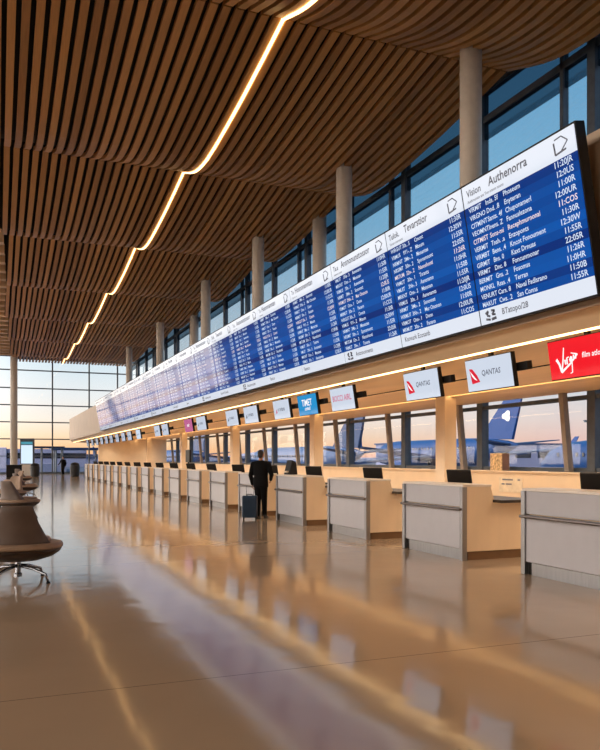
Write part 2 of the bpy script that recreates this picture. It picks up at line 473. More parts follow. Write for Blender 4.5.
# fine joint in the soffit boards
struct(MB().box(9.0, 9.03, YN, 80.5, 3.17, 3.2).build('trim_3', 'dark'))
def strip(name, lab, x, z, mat='led_soffit', w=.03, y1=80.0):
    t = thing(name, lab, 'light strip')
    d, h = MB(), MB()
    y = YN
    rr = []
    while y < y1+.01:
        rr.append([(x-w, y, z), (x+w, y, z), (x+w, y, z+.02), (x-w, y, z+.02)]); y += 1.0
    d.loft(rr); d.build('diffuser', mat, t)
    h.box(x-w-.005, x+w+.005, YN, y1, z+.02, z+.055); h.build('channel', 'steel', t)
strip('soffit_light_strip', 'warm light line along the front edge of the canopy, directly below the departure board', 7.26, 3.225)
strip('soffit_light_strip', 'warm light line along the rear edge of the canopy, above the pillars and windows', 10.75, 3.145)

# added fill spots below the canopy, without any fixture, to brighten the counters
lamps = [(x, 1.0+.515*k, p) for x, p in ((8.4, 31), (11.7, 24)) for k in range(120)]
for x, yy, p in lamps:
    li = bpy.data.lights.new('canopy_fill_lamp', 'SPOT'); li.energy = p; li.color = (1, .80, .57)
    li.spot_size = math.radians(150); li.spot_blend = 1; li.shadow_soft_size = .42
    lo = bpy.data.objects.new('canopy_fill_lamp', li); COL.objects.link(lo); lo.location = (x, yy, 2.72)
# pillars under the canopy
for y in (5.6, 16.6, 25.1, 35.2, 46.0, 57.6):
    struct(MB().box(10.62, 10.98, y-.22, y+.22, 0, 3.14).build('pillar', 'cream', bevel=.015))
# round columns standing on the canopy roof
for y in (5.0, 15.6, 22.9, 31.9, 41.0, 53.7, 67.3):
    m = MB(); m.lathe([(.34, 3.6), (.34, 3.75), (.27, 3.76), (.27, 12.3)], (10.87, y), 28)
    struct(m.build('column', 'column', smooth=False))
for y in (29.3, 51.2):
    struct(MB().lathe([(.3, 3.4), (.3, 12.3)], (12.75, y), 24).build('column', 'column'))
struct(MB().lathe([(.42, 0), (.42, .2), (.34, .22), (.34, 12.4)], (1.55, 79.5), 24).build('column', 'column'))

# ------------------------------------------------------------------ departure board
R_SCREEN = Matrix(((0, 0, -1), (-1, 0, 0), (0, 1, 0))).to_4x4()   # local x -> -Y, y -> Z, z -> -X
def face_hall(o, loc, tilt):
    o.matrix_world = Matrix.Translation(loc) @ R_SCREEN @ Matrix.Rotation(tilt, 4, 'X')
ROWTXT = [
 [("VIRMIT","Inds. 5f","Phoseum"),("VIRGNO","Dnd. .8","Enyteran"),("CITMINT","Sants. 4f","Chuponamerl"),("VEOMNT","Inens. Z","Fannuslezona"),
  ("CITMIST","Sons-mi","Recephmurnonai"),("VERMIT","Tnsh. .a","Enzoponts"),("VIRMBT","Bens. .4","Kncot Fonoument"),("GIRMIT","Bns. 0","Kaxt Drnuas"),
  ("VIRMIT","Dnc. 8","Foncunmonar"),("BERMIT","Gns. .2","Fosomss"),("MONKL","Rsas. .4","Terran"),("VENURT","Cars. 8","Naval Fadlsrano"),("MAKUT","Cws. .2","San Conns")],
 [("WIRGUT","30s.. 5","Cmont"),("VRMUS","9Y1-. Z","Mteum"),("NRMNT","3Ms-. 2","Menantes"),("NRSIMT","30n-. 2","Sponsmnont"),("MRTUM","32n-. 2","Nannshonti"),
  ("VRMUT","30n-. 1","Tsrants"),("VMUIT","3Ns-. 3","Asnenamn"),("MRKNT","Ons-. 2","Mansoan"),("VRMUS","30n. .1","Asnenamts"),("NRMIT","3Ms-. 2","Sononnst"),
  ("WRMUT","3Ns-. 2","Mar Ononon"),("VRMOT","Ons-. 1","Donn"),("MRMUT","30s-. 2","Faoann")],
]
HEADS = [("Vision ", "Authenorra", "Authrnonisn ans Ton onson nouns"), ("Tulok. ", "Tevarstior", "Tanson ononsonnt"), ("Ta.a ", "Ansnonunstossor", "Ansonon nsons"), ("Tn ", "Hosnonanntan", "Onsnons an")]
FEET = ["BTatopo/28", "Ksovurk Ecosanb", "Antosnonnents", "Faonon"]
TIMES = ["11:20JR", "12:0US", "11:00R", "12:00UR", "11:COS", "11:30R", "12:30W", "11:55R", "22:05R", "11:26R", "11:0HR", "11:50B", "11:55R"]
W2 = PANEL_W/2-.02
def make_screen(v):
    r = empty('departure_screen')
    h = MB(); h.box(-W2-.019, W2+.019, -.03, PANEL_H+.03, -.16, -.012); h.build('housing', 'dark', r)
    MB().box(-W2, W2, FOOT, PANEL_H-HEAD, -.012, 0).build('timetable_panel', 'board', r)
    MB().box(-W2, W2, PANEL_H-HEAD, PANEL_H, -.012, .002).build('header_panel', 'head_white', r)
    MB().box(-W2, W2, 0, FOOT, -.012, .002).build('footer_panel', 'head_white', r)
    w, pk = [], []
    for i in range(ROWS):
        a, b, c = ROWTXT[min(v, 1)][(i+v*3) % ROWS if v > 1 else i]
        y = PANEL_H-HEAD-(i+1)*ROWH+.028
        L = pk if i == 4 else w
        k = 1.0 if v == 0 else .95
        L += [(a, -W2+.10, y, (.098 if v == 0 else .10)*k, 'LEFT', 0), (b, -W2+.50, y, (.098 if v == 0 else .10)*k, 'LEFT', 0), (c, -W2+.90, y, (.098 if v == 0 else .10)*k, 'LEFT', 0),
              (TIMES[(i+v*5) % ROWS], W2-.08, y, .108, 'RIGHT', 0)]
    text_mesh(w, 'row_lettering', 'text_white', r); text_mesh(pk, 'highlighted_lettering', 'text_pink', r)
    h1, h2, h3 = HEADS[v]
    text_mesh([(h1, -W2+.10, PANEL_H-.175, .14, 'LEFT', .05), (h2, -W2+.10+.075*len(h1), PANEL_H-.175, .175, 'LEFT', .05), (h3, -W2+.10, PANEL_H-.265, .06, 'LEFT', 0)], 'header_lettering', 'text_grey', r, .006)
    text_mesh([(FEET[v], -W2+(.52 if v in (0, 2) else .12), .08, .12, 'LEFT', 0)], 'footer_lettering', 'text_grey', r, .006)
    lg = MB()
    X, Y = W2-.36, PANEL_H-.25
    def stroke(pts, w=.016):
        for (x0, y0), (x1, y1) in zip(pts, pts[1:]):
            d = Vector((x1-x0, y1-y0)).normalized(); n = Vector((-d.y, d.x))*w
            lg.quadprism([(x0-n.x, y0-n.y, .003), (x1-n.x, y1-n.y, .003), (x1+n.x, y1+n.y, .003), (x0+n.x, y0+n.y, .003)],
                         [(x0-n.x, y0-n.y, .008), (x1-n.x, y1-n.y, .008), (x1+n.x, y1+n.y, .008), (x0+n.x, y0+n.y, .008)])
    stroke([(X+.02, Y+.18), (X+.14, Y+.19), (X+.24, Y+.11), (X+.12, Y+.02)], .007); stroke([(X, Y+.15), (X+.01, Y), (X+.2, Y+.02)], .011)
    if v in (0, 2):
        q = -W2+.14
        stroke([(q, .15), (q+.07, .18), (q+.03, .12), (q+.1, .10)], .016); stroke([(q+.14, .18), (q+.22, .17), (q+.15, .12), (q+.23, .11)], .016); stroke([(q+.0, .07), (q+.1, .05)], .016); stroke([(q+.13, .05), (q+.24, .06)], .02)
    lg.build('logo', 'text_grey', r)
    for x in (-.6, .6):
        MB().box(x-.04, x+.04, .06, .14, -.182, -.155).build('wall_bracket', 'steel', r)
        MB().box(x-.04, x+.04, PANEL_H-.35, PANEL_H-.27, -.485, -.16).build('wall_bracket', 'steel', r)
    return r
protos = [make_screen(v) for v in range(4)]
TILT = math.atan2(.36, 2.02)
NS = 20
y = 7.09
for i in range(NS):
    v = [0, 1, 2, 3][i] if i < 4 else [1, 2, 3, 1, 3, 2][i % 6]
    o = protos[v] if i < 4 else dup(protos[v])
    face_hall(o, Vector((6.775, y+PANEL_W/2, 3.53)), TILT)
    if i == 0: lab = 'departure screen at the near right end of the board, largest white header title'
    elif i == NS-1: lab = 'farthest departure screen, at the beige end of the long blue board'
    else: lab = 'blue departure screen with white header, %s from the near end of the long board' % ORD[i]
    tag(o, lab, 'departure screen', 'departure screens in the long board over the counters')
    y += PANEL_W
BOARD_END = y

# ------------------------------------------------------------------ airline monitors under the canopy
def monitor(yc, w, h, kind, label):
    r = empty('airline_monitor'); tag(r, label, 'monitor', 'airline monitors hung along the canopy')
    face_hall(r, Vector((7.46, yc, 2.66)), math.radians(9))
    MB().box(-w/2-.015, w/2+.015, -.015, h+.015, -.09, -.01).build('housing', 'dark', r, bevel=.01)
    mat = {'red': 'scr_red', 'cyan': 'scr_cyan', 'pink': 'scr_pink'}.get(kind, 'scr_white')
    MB().box(-w/2, w/2, 0, h, -.01, 0).build('screen', mat, r)
    b = MB(); b.box(w*.25, w*.55+.14, h*.42, h*.68, -.24, -.14); b.box(w*.2, w*.3, h*.5, h*.6, -.14, -.09); b.build('bracket', 'dark', r, bevel=.01)
    hg = MB(); hg.box(.02, .10, h+.015, h+.18, -.08, -.03); hg.build('hanger', 'dark', r)
    if kind == 'tail':
        lg = MB()
        x0, y0 = -w/2+.12, h*.27
        lg.prism([(x0-.02, y0+.24), (x0+.06, y0+.23), (x0+.17, y0+.12), (x0+.24, y0), (x0+.02, y0-.02)], 'z', .002, .006); lg.build('tail_logo', 'ink_red', r)
        l2 = MB(); l2.prism([(x0+.0, y0+.2), (x0+.07, y0+.13), (x0+.17, y0+.03), (x0+.11, y0+.05), (x0+.04, y0+.11)], 'z', .006, .009); l2.build('logo_streak', 'ink_white', r)
        text_mesh([('QANTAS', x0+.30, h*.46, .125, 'LEFT', .15)], 'lettering', 'ink_grey', r)
    elif kind == 'red':
        lg = MB()
        def st(pts, wd):
            for i, ((xa, ya), (xb, yb)) in enumerate(zip(pts, pts[1:])):
                d = Vector((xb-xa, yb-ya)).normalized(); n = Vector((-d.y, d.x))
                wa, wb = wd*(1.2-i/len(pts)), wd*(1.2-(i+1)/len(pts))
                lg.quadprism([(xa-n.x*wa, ya-n.y*wa, .002), (xb-n.x*wb, yb-n.y*wb, .002), (xb+n.x*wb, yb+n.y*wb, .002), (xa+n.x*wa, ya+n.y*wa, .002)],
                             [(xa-n.x*wa, ya-n.y*wa, .006), (xb-n.x*wb, yb-n.y*wb, .006), (xb+n.x*wb, yb+n.y*wb, .006), (xa+n.x*wa, ya+n.y*wa, .006)])
        X, Y = -w/2+.15, h*.17
        st([(X+.0, Y+.19), (X+.05, Y+.12), (X+.08, Y+.0), (X+.13, Y+.16), (X+.17, Y+.34)], .018)       # V
        st([(X+.08, Y+.0), (X+.26, Y+.10), (X+.42, Y+.22), (X+.30, Y+.25)], .014)                        # sweep
        st([(X+.17, Y+.17), (X+.17, Y+.10)], .012); st([(X+.205, Y+.10), (X+.21, Y+.19), (X+.25, Y+.2)], .012)
        st([(X+.30, Y+.2), (X+.26, Y+.15), (X+.30, Y+.13), (X+.31, Y+.2), (X+.29, Y-.02), (X+.25, Y-.03)], .014)
        st([(X+.345, Y+.22), (X+.345, Y+.15)], .01); st([(X+.38, Y+.16), (X+.385, Y+.23)], .01)
        lg.build('script_logo', 'ink_white', r)
        text_mesh([('film atlons', X+.50, h*.47, .105, 'LEFT', .15)], 'lettering', 'ink_white', r)
    elif kind == 'cyan':
        text_mesh([('TIMET', 0, h*.46, .24, 'CENTER', 0), ('united', 0, h*.24, .14, 'CENTER', .2)], 'lettering', 'ink_white', r)
    elif kind == 'word':
        text_mesh([('BOCCI AIRL', 0, h*.42, .19, 'CENTER', 0)], 'lettering', 'ink_pink', r)
    elif kind == 'pink':
        text_mesh([('onair', 0, h*.42, .2, 'CENTER', 0)], 'lettering', 'ink_white', r)
    else:
        text_mesh([('o aviana', 0, h*.42, .17, 'CENTER', .1)], 'lettering', 'ink_grey', r)
        MB().prism([(-w*.36, h*.3), (-w*.26, h*.34), (-w*.3, h*.55)], 'z', .002, .006).build('logo', 'ink_pink' if kind == 'plainr' else 'ink_grey', r)
    return r
MON = [(8.02, 1.36, .54, 'red', 'red hanging airline monitor with white script logo, cut by the right edge'),
       (10.16, 1.2, .52, 'tail', 'white hanging monitor with red tail logo, right beside the red monitor'),
       (12.25, 1.2, .52, 'tail', 'white hanging monitor with red tail logo, above the front cream pillar'),
       (15.75, 1.22, .52, 'word', 'white hanging monitor with a pink word, right of the bright cyan monitor'),
       (17.85, 1.22, .52, 'cyan', 'bright cyan hanging monitor with white lettering'),
       (19.75, 1.22, .52, 'plainr', 'pale hanging monitor with faint grey lettering, just left of the cyan monitor'),
       (22.5, 1.3, .52, 'plain', 'pale blue-white hanging monitor, right one of the pair over the standing man'),
       (24.55, 1.3, .52, 'plain', 'pale blue-white hanging monitor, left one of the pair over the standing man'),
       (28.7, 1.35, .52, 'plain', 'pale hanging monitor touching the right side of the pink monitor'),
       (30.8, 1.3, .52, 'pink', 'pink hanging airline monitor, halfway along the canopy'),
       (35.5, 1.3, .52, 'plain', 'pale hanging monitor, first beyond the pink monitor'),
       (37.4, 1.3, .52, 'plain', 'pale hanging monitor, second beyond the pink monitor'),
       (42.8, 1.3, .52, 'plain', 'small pale monitor far down the canopy, third beyond the pink one'),
       (45.9, 1.3, .52, 'plain', 'small pale monitor far down the canopy, fourth beyond the pink one'),
       (48.3, 1.3, .52, 'plain', 'small pale monitor far down the canopy, fifth beyond the pink one'),
       (50.9, 1.3, .52, 'plain', 'small pale monitor far down the canopy, sixth beyond the pink one'),
       (53.7, 1.3, .52, 'plain', 'small pale monitor far down the canopy, seventh beyond the pink one'),
       (56.2, 1.3, .52, 'plainr', 'small pale monitor far down the canopy, eighth beyond the pink one'),
       (58.9, 1.3, .52, 'plain', 'small pale monitor far down the canopy, ninth beyond the pink one'),
       (61.8, 1.3, .52, 'plain', 'small pale monitor far down the canopy, tenth beyond the pink one'),
       (65.0, 1.3, .52, 'plainr', 'tiny pale monitor near the far end of the canopy, second from the last'),
       (68.5, 1.3, .52, 'plainr', 'tiny pale monitor at the far end, last one under the canopy')]
for a in MON: monitor(*a)

# ------------------------------------------------------------------ check-in counters
CL = 1.79
def make_counter():
    r = empty('check_in_counter')
    b = MB(); b.prism([(.05, .13), (.46, .13), (1.25, .13), (1.25, .86), (.56, .86), (.48, 1.10), (.05, 1.10)], 'y', .0, CL); b.build('body', 'maple', r, bevel=.006)
    MB().box(.09, 1.22, .03, CL-.03, 0, .13).build('side_plinth', 'brown_plinth', r)
    MB().box(.0, .05, .07, CL-.07, .80, 1.10).build('upper_front_panel', 'white_lam', r, bevel=.004)
    MB().box(.0, .05, .07, CL-.07, .17, .785).build('lower_front_panel', 'white_lam', r, bevel=.004)
    MB().box(.02, .09, .07, CL-.16, .0, .16).build('front_plinth', 'steel', r)
    MB().box(.045, .1, CL-.16, CL-.07, .0, .16).build('plinth_recess', 'black', r)
    for y0 in (0, CL-.075): MB().box(-.03, .06, y0, y0+.075, 0, 1.10).build('post', 'steel', r, bevel=.005)
    t = MB(); t.tube([(-.055, .02, .765), (-.055, CL-.02, .765)], .022, 10)
    for y0 in (.04, CL-.04): t.tube([(-.055, y0, .765), (-.01, y0, .765)], .014, 8)
    t.build('bumper_rail', 'rail', r, smooth=False)
    MB().box(-.02, .50, .0, CL, 1.10, 1.135).build('counter_top', 'top_white', r, bevel=.006)
    MB().box(.52, 1.28, -.20, CL, .86, .905).build('desk_top', 'desk', r, bevel=.005)
    return r
c0 = make_counter()
NC = 18
CY = [8.1+3.135*i for i in range(NC)]
for i, yl in enumerate(CY):
    o = c0 if i == 0 else dup(c0)
    o.location = (6.46, yl-CL, 0)
    if i == 0: lab = 'nearest check-in counter, cut off by the right edge of the photo'
    elif i == 3: lab = 'pale grey check-in counter just right of the standing man, with bumper rail'
    elif i == 4: lab = 'pale check-in counter partly hidden behind the man and his suitcase'
    elif i == NC-1: lab = 'last check-in counter, farthest down the long row'
    else: lab = 'pale-fronted check-in counter with maple side, %s from the near end of the row' % ORD[i]
    tag(o, lab, 'counter', 'check-in counters in one long row')

def make_terminal():
    r = empty('computer_terminal')
    s = MB(); s.box(-.02, .02, -.21, .21, .12, .44)
    o = s.build('monitor_panel', 'dark', r, bevel=.01); o.rotation_euler = (0, math.radians(-20), 0); o.location = (-.04, 0, .02)
    pass
    e = MB(); e.box(.02, .022, -.195, .195, .135, .425); e2 = e.build('screen', 'plane_glass', o)
    k = MB(); k.lathe([(.10, 0), (.10, .015), (.02, .02), (.02, .22)], (-.03, 0), 14); k.build('stand', 'dark', r)
    q = MB(); q.box(-.10, -.085, -.03, .03, .16, .24); q.build('hinge_plate', 'chrome', r)
    q = MB(); q.box(.14, .30, -.22, .22, .0, .025); q.build('keyboard', 'dark', r, bevel=.005)
    return r
t0 = make_terminal()
for i, yl in enumerate(CY):
    o = t0 if i == 0 else dup(t0)
    o.location = (6.46+.86, yl-.48, .907); o.rotation_euler = (0, 0, math.radians(42+(i*37 % 17)-8))
    lab = ['dark computer terminal at the right edge, on the nearest counter', 'dark computer terminal on the second counter from the near end, left of a patterned carton'][i] if i < 2 else \
          'dark computer terminal on the %s counter from the near end' % ORD[i]
    tag(o, lab, 'computer terminal', 'terminals on the check-in counters')

# things behind the counters
r = thing('carton', 'patterned beige carton standing on the cream sill before the window', 'box', (12.95, 17.2, 1.2), 0)
MB().box(-.14, .12, -.26, .26, 0, .48).build('body', 'carton', r, bevel=.006)
MB().box(-.12, .1, -.268, -.26, .02, .46).build('side_panel', 'carton_side', r)
MB().box(-.10, .10, -.05, .05, .48, .484).build('tape', 'paper', r)
r = thing('paper_notice', 'cream paper notice with faint print on the wall below the carton', 'notice', (12.851, 16.6, .62))
MB().box(-.012, 0, -.5, .5, .0, .4).build('sheet', 'paper', r)
q = MB()
for k, (a, b, z) in enumerate([(-.1, .35, .32), (-.05, .2, .2), (-.4, -.3, .32), (.25, .38, .2)]): q.box(-.014, -.012, a, b, z, z+.04)
q.build('print', 'text_grey', r)
for i, (ya, yb) in enumerate([(15.9, 17.5), (13.6, 15.1), (19.5, 20.6), (21.4, 22.6), (26.0, 27.4)]):
    o = MB().box(12.83, 12.98, ya, yb, 1.2, 1.212).build('sill_grille', 'desk')
    tag(o, ['dark grille slot on the cream sill under the patterned carton', 'dark grille slot on the cream sill, at the right near the photo edge',
            'dark grille slot on the cream sill, just right of the front cream pillar', 'dark grille slot on the cream sill, just left of the front cream pillar',
            'dark grille slot on the cream sill, above the third counter'][i], 'grille', 'grilles along the window sill')
r = thing('display_stand', 'tall dark screen standing behind the counters, left of the standing man', 'screen', (9.3, 38.6, 0))
MB().box(-.05, .05, -.42, .42, 1.35, 2.0).build('panel', 'dark', r, bevel=.01); MB().tube([(0, 0, .02), (0, 0, 1.36)], .04).build('pole', 'dark', r); MB().lathe([(.25, 0), (.25, .03), (.04, .05)], n=16).build('base', 'dark', r)
r = thing('label_printer', 'small dark printer on top of the counter just right of the standing man', 'printer', (6.72, 17.25, 1.137), .2)
MB().prism([(-.12, 0), (.14, 0), (.10, .30), (-.02, .36)], 'y', -.12, .12).build('body', 'dark', r, bevel=.01); MB().box(-.15, -.10, -.08, .08, .05, .09).build('paper_slot', 'paper', r)

# ------------------------------------------------------------------ lounge chairs at left
def make_chair(back, seat):
    r = empty('lounge_chair')
    n = 28
    def se(rx, ry, z, cy=0, p=2.6):
        out = []
        for k in range(n):
            t = 2*PI*k/n; c, s = math.cos(t), math.sin(t)
            out.append((rx*math.copysign(abs(c)**(2/p), c), cy+ry*math.copysign(abs(s)**(2/p), s), z))
        return out
    MB().loft([se(.10, .10, .25), se(.26, .24, .27), se(.42, .38, .32), se(.50, .45, .375), se(.53, .48, .42)]).build('seat_shell', 'shell', r, smooth=True)
    MB().loft([se(.52, .47, .42), se(.54, .49, .44), se(.53, .48, .475), se(.47, .42, .49)]).build('seat_rim', seat, r, smooth=True)
    MB().loft([se(.36, .33, .48, .09), se(.40, .36, .50, .09), se(.38, .34, .535, .09), se(.30, .28, .545, .09)]).build('cushion', seat, r, smooth=True)
    rings = []
    for z, hw, yy, th, cv in ((.45, .42, -.30, .16, .10), (.52, .36, -.31, .13, .09), (.62, .31, -.33, .10, .07), (.75, .245, -.36, .085, .05), (.88, .205, -.40, .075, .04), (.945, .18, -.42, .06, .035), (.96, .155, -.425, .03, .03)):
        ring = []
        for k in range(13):
            a = -1+2*k/12; ring.append((hw*a, yy+cv*a*a*1.5-th/2, z))
        for k in range(13):
            a = 1-2*k/12; ring.append((hw*a*.97, yy+cv*a*a*1.5+th/2, z))
        rings.append(ring)
    MB().loft(rings).build('backrest', back, r, smooth=True)
    MB().lathe([(.05, .06), (.05, .10), (.035, .11), (.035, .26)], n=14).build('pedestal', 'chrome', r, smooth=False)
    for k in range(4):
        a = PI/4+k*PI/2+.1
        L = MB(); L.tube([(0, 0, .20), (.22*math.cos(a), .22*math.sin(a), .17), (.42*math.cos(a), .42*math.sin(a), .11), (.46*math.cos(a), .46*math.sin(a), .012)], [.022, .02, .017, .015], 8)
        leg = L.build('leg', 'chrome', r, smooth=True)
        MB().lathe([(.024, 0), (.024, .015)], (.46*math.cos(a), .46*math.sin(a)), 10).build('glide', 'rubber', leg)
    return r
CH = [('leather_dark', 'leather', (.24, 9.95), -.05, 1.0, 'brown lounge chair with taupe seat on splayed steel legs, at the left edge in front'),
      ('leather_black', 'leather_black', (-.42, 15.0), .3, 1.2, 'blackish-brown lounge chair cut by the left edge, behind the front lounge chair'),
      ('leather_dark', 'leather', (.50, 20.6), -.9, 1.0, 'taupe lounge chair turned sideways, second clear of the left edge'),
      ('leather', 'leather', (.35, 26.0), 2.4, 1.0, 'pale taupe lounge chair facing the front, third along the left side'),
      ('leather_dark', 'leather', (1.0, 31.5), -1.2, 1.0, 'small brown lounge chair, fourth along the left side of the hall'),
      ('leather', 'leather', (.75, 38.0), 2.0, 1.0, 'small pale lounge chair, fifth along the left side of the hall'),
      ('leather_dark', 'leather', (1.35, 46.0), -.8, 1.0, 'tiny far lounge chair, nearest to the base of the bright kiosk')]
first = {}
for back, seat, (x, y), rz, s, lab in CH:
    key = (back, seat)
    if key not in first: first[key] = make_chair(back, seat); o = first[key]
    else: o = dup(first[key])
    o.location = (x, y, 0); o.rotation_euler = (0, 0, rz); o.scale = (s, s, s)
    tag(o, lab, 'lounge chair', 'lounge chairs along the left')

# kiosk, bins at the far end
r = thing('advert_kiosk', 'tall kiosk with glowing pale screen by the far left column', 'kiosk', (2.5, 70.8, 0), -.35)
MB().box(-.58, .58, -.16, .16, 0, 1.05).build('base', 'column', r, bevel=.02)
MB().box(-.60, .60, -.14, .14, 1.05, 3.35).build('frame', 'frame', r, bevel=.02)
MB().box(-.50, .50, -.155, -.14, 1.12, 2.75).build('screen', 'scr_blueish', r)
MB().box(-.50, .50, -.155, -.14, 2.82, 3.05).build('header', 'scr_teal', r)
r = thing('service_desk', 'low dark desk at the foot of the far left column', 'desk', (1.3, 66, 0))
MB().box(-.6, .6, -.35, .35, 0, 1.0).build('body', 'dark', r, bevel=.02); MB().box(-.65, .65, -.4, .4, 1.0, 1.05).build('top', 'desk', r)
def bin_(loc, lab, s=1):
    r = thing('litter_bin', lab, 'bin', loc, 0, None, s)
    MB().lathe([(.30, 0), (.36, .05), (.40, .75), (.36, .95)], n=20).build('body', 'binm', r, smooth=False)
    MB().lathe([(.37, .95), (.34, 1.06), (.2, 1.14), (.05, 1.17)], n=20).build('lid', 'dark', r, smooth=True)
bin_((3.05, 69.0, 0), 'dark rounded bin just right of the glowing kiosk')
bin_((6.35, 68.5, 0), 'dark rounded bin left of the far end of the counter row', 1.05)

# ------------------------------------------------------------------ people
def remeshed(mb, name, mat, parent, voxel, smooth=6):
    o = mb.build(name+'_raw', mat)
    md = o.modifiers.new('r', 'REMESH'); md.mode = 'VOXEL'; md.voxel_size = voxel
    s = o.modifiers.new('s', 'SMOOTH'); s.iterations = smooth; s.factor = .5
    dg = bpy.context.evaluated_depsgraph_get()
    me = bpy.data.meshes.new_from_object(o.evaluated_get(dg)); me.name = name
    for p in me.polygons: p.use_smooth = True
    bpy.data.objects.remove(o)
    n = bpy.data.objects.new(name, me); COL.objects.link(n)
    n.parent = parent
    return n
def ellipse_loft(mb, secs, n=20):
    mb.loft([[(cx+rx*math.cos(2*PI*k/n), cy+ry*math.sin(2*PI*k/n), z) for k in range(n)] for z, cx, cy, rx, ry in secs])

def person(label, loc, rz, arms, legs, voxel=.011, coat='suit', trous='suit', bag=None):
    """built facing +y, 1.75 m tall; arms/legs give the joints"""
    root = thing('person', label, 'person', loc, rz)
    b = MB()
    # head with face
    b.blob((0, .012, 1.635), (.073, .092, .112)); b.blob((0, .05, 1.575), (.048, .05, .05))
    b.capsule((0, .095, 1.645), .010, (0, .112, 1.615), .014)                      # nose
    b.capsule((-.024, .094, 1.578), .008, (.024, .094, 1.578), .008)              # lips
    for s in (-1, 1):
        b.blob((s*.076, 0, 1.63), (.012, .022, .034)); b.blob((s*.030, .086, 1.648), (.014, .012, .009))
        b.capsule((s*.015, .094, 1.668), .007, (s*.048, .082, 1.668), .006)
    b.capsule((0, -.012, 1.44), .058, (0, .0, 1.56), .054)                        # neck
    ellipse_loft(b, [(.86, 0, 0, .14, .095), (.95, 0, 0, .165, .11), (1.08, 0, 0, .14, .095), (1.25, 0, 0, .165, .105), (1.38, 0, 0, .175, .10), (1.45, 0, -.01, .10, .07)])
    for s in (-1, 1):
        sh, el, wr = [Vector(p) for p in arms[s]]
        hip, kn, an = [Vector(p) for p in legs[s]]
        b.capsule((s*.12, 0, 1.40), .062, sh, .058); b.capsule(sh, .054, el, .041); b.capsule(el, .040, wr, .027)
        d = (wr-el).normalized(); side = Vector((0, 1, 0)) if abs(d.y) < .8 else Vector((0, 0, 1))
        inn = Vector((-s, 0, 0))
        pal = wr+d*.045
        for k, (off, ln) in enumerate(((-.030, .060), (-.010, .075), (.011, .080), (.031, .070))):
            p0 = pal+side*off+d*.035
            b.capsule(wr+d*.01+side*off*.6, .015, p0, .012)
            p1 = p0+d*ln*.5+inn*.008; p2 = p1+d*ln*.35+inn*.028
            b.capsule(p0, .0105, p1, .010); b.capsule(p1, .010, p2, .0085)
        q0 = wr+d*.025+side*.030; q1 = q0+d*.03+side*.022+inn*.015; b.capsule(q0, .013, q1, .011); b.capsule(q1, .011, q1+d*.032+inn*.012, .009)
        b.capsule(hip, .085, kn, .056); b.capsule(kn, .055, an, .036)
        fw = Vector((s*.03, .17, -.045)); b.capsule(an+Vector((0, -.02, -.04)), .036, an+fw, .026)
    body = remeshed(b, 'body', 'skin', root, voxel)
    # jacket
    j = MB()
    ellipse_loft(j, [(.80, 0, -.01, .205, .14), (.92, 0, -.01, .20, .135), (1.08, 0, 0, .185, .122), (1.25, 0, 0, .205, .13), (1.37, 0, -.005, .215, .118), (1.45, 0, -.012, .14, .09), (1.485, 0, -.012, .075, .07)])
    for s in (-1, 1):
        sh, el, wr = [Vector(p) for p in arms[s]]
        j.capsule((s*.10, -.005, 1.395), .082, sh, .074); j.capsule(sh, .074, el, .06); j.capsule(el, .058, wr-(wr-el).normalized()*.02, .042)
    remeshed(j, 'jacket', coat, root, .014, 5)
    t = MB()
    ellipse_loft(t, [(.80, 0, 0, .16, .115), (.92, 0, 0, .175, .12), (1.04, 0, 0, .155, .11)])
    for s in (-1, 1):
        hip, kn, an = [Vector(p) for p in legs[s]]
        t.capsule(hip, .102, kn, .076); t.capsule(kn, .076, an+Vector((0, 0, .0)), .062)
    remeshed(t, 'trousers', trous, root, .014, 4)
    for s in (-1, 1):
        an = Vector(legs[s][2]); z0 = -an.z
        sh = MB()
        ring = lambda z, hw, y0, y1: [(an.x+s*.012+hw*math.cos(2*PI*k/16), an.y+(y0+y1)/2+(y1-y0)/2*math.sin(2*PI*k/16), z) for k in range(16)]
        sh.loft([ring(0, .046, -.085, .215), ring(.02, .05, -.09, .22), ring(.05, .047, -.085, .20), ring(.075, .042, -.08, .10), ring(.10, .045, -.07, .06)])
        sh.build('shoe', 'shoe', root, smooth=True)
    h = MB(); h.blob((0, -.012, 1.665), (.080, .094, .098)); h.blob((0, -.045, 1.61), (.068, .058, .07))
    hair = remeshed(h, 'hair', 'hair', root, .012, 2)
    return root
std_legs = {-1: ((-.085, 0, .88), (-.085, .015, .49), (-.08, -.02, .09)), 1: ((.085, 0, .88), (.085, .03, .49), (.085, .05, .09))}
# man at the counters seen from behind, right arm slightly bent out, left hand by the suitcase handle
man = person('person in a dark suit standing with back turned, beside a teal suitcase', (6.25, 18.12, 0), math.radians(-38),
             {-1: ((-.205, 0, 1.385), (-.265, -.03, 1.10), (-.25, .06, .86)), 1: ((.205, 0, 1.385), (.30, -.04, 1.12), (.22, .14, .98))}, std_legs)
far = person('distant dark-clothed person walking near the far glass wall', (5.75, 73.5, 0), math.radians(150),
             {-1: ((-.2, 0, 1.385), (-.26, -.06, 1.11), (-.25, .02, .86)), 1: ((.2, 0, 1.385), (.32, .02, 1.14), (.42, .16, .98))},
             {-1: ((-.09, 0, .88), (-.095, .12, .50), (-.10, .08, .09)), 1: ((.09, 0, .88), (.10, -.02, .49), (.11, -.16, .09))}, .02)
sc_ = thing('suitcase', 'dark teal upright suitcase with pull handle, left of the suited person', 'suitcase', (5.88, 17.9, 0), math.radians(-22))
MB().box(-.19, .19, -.12, .12, .05, .60).build('shell', 'teal_case', sc_, bevel=.03)
q = MB()
for x in (-.12, -.06, 0, .06, .12): q.box(x-.012, x+.012, -.127, -.118, .1, .55)
q.build('rib', 'teal_case', sc_)
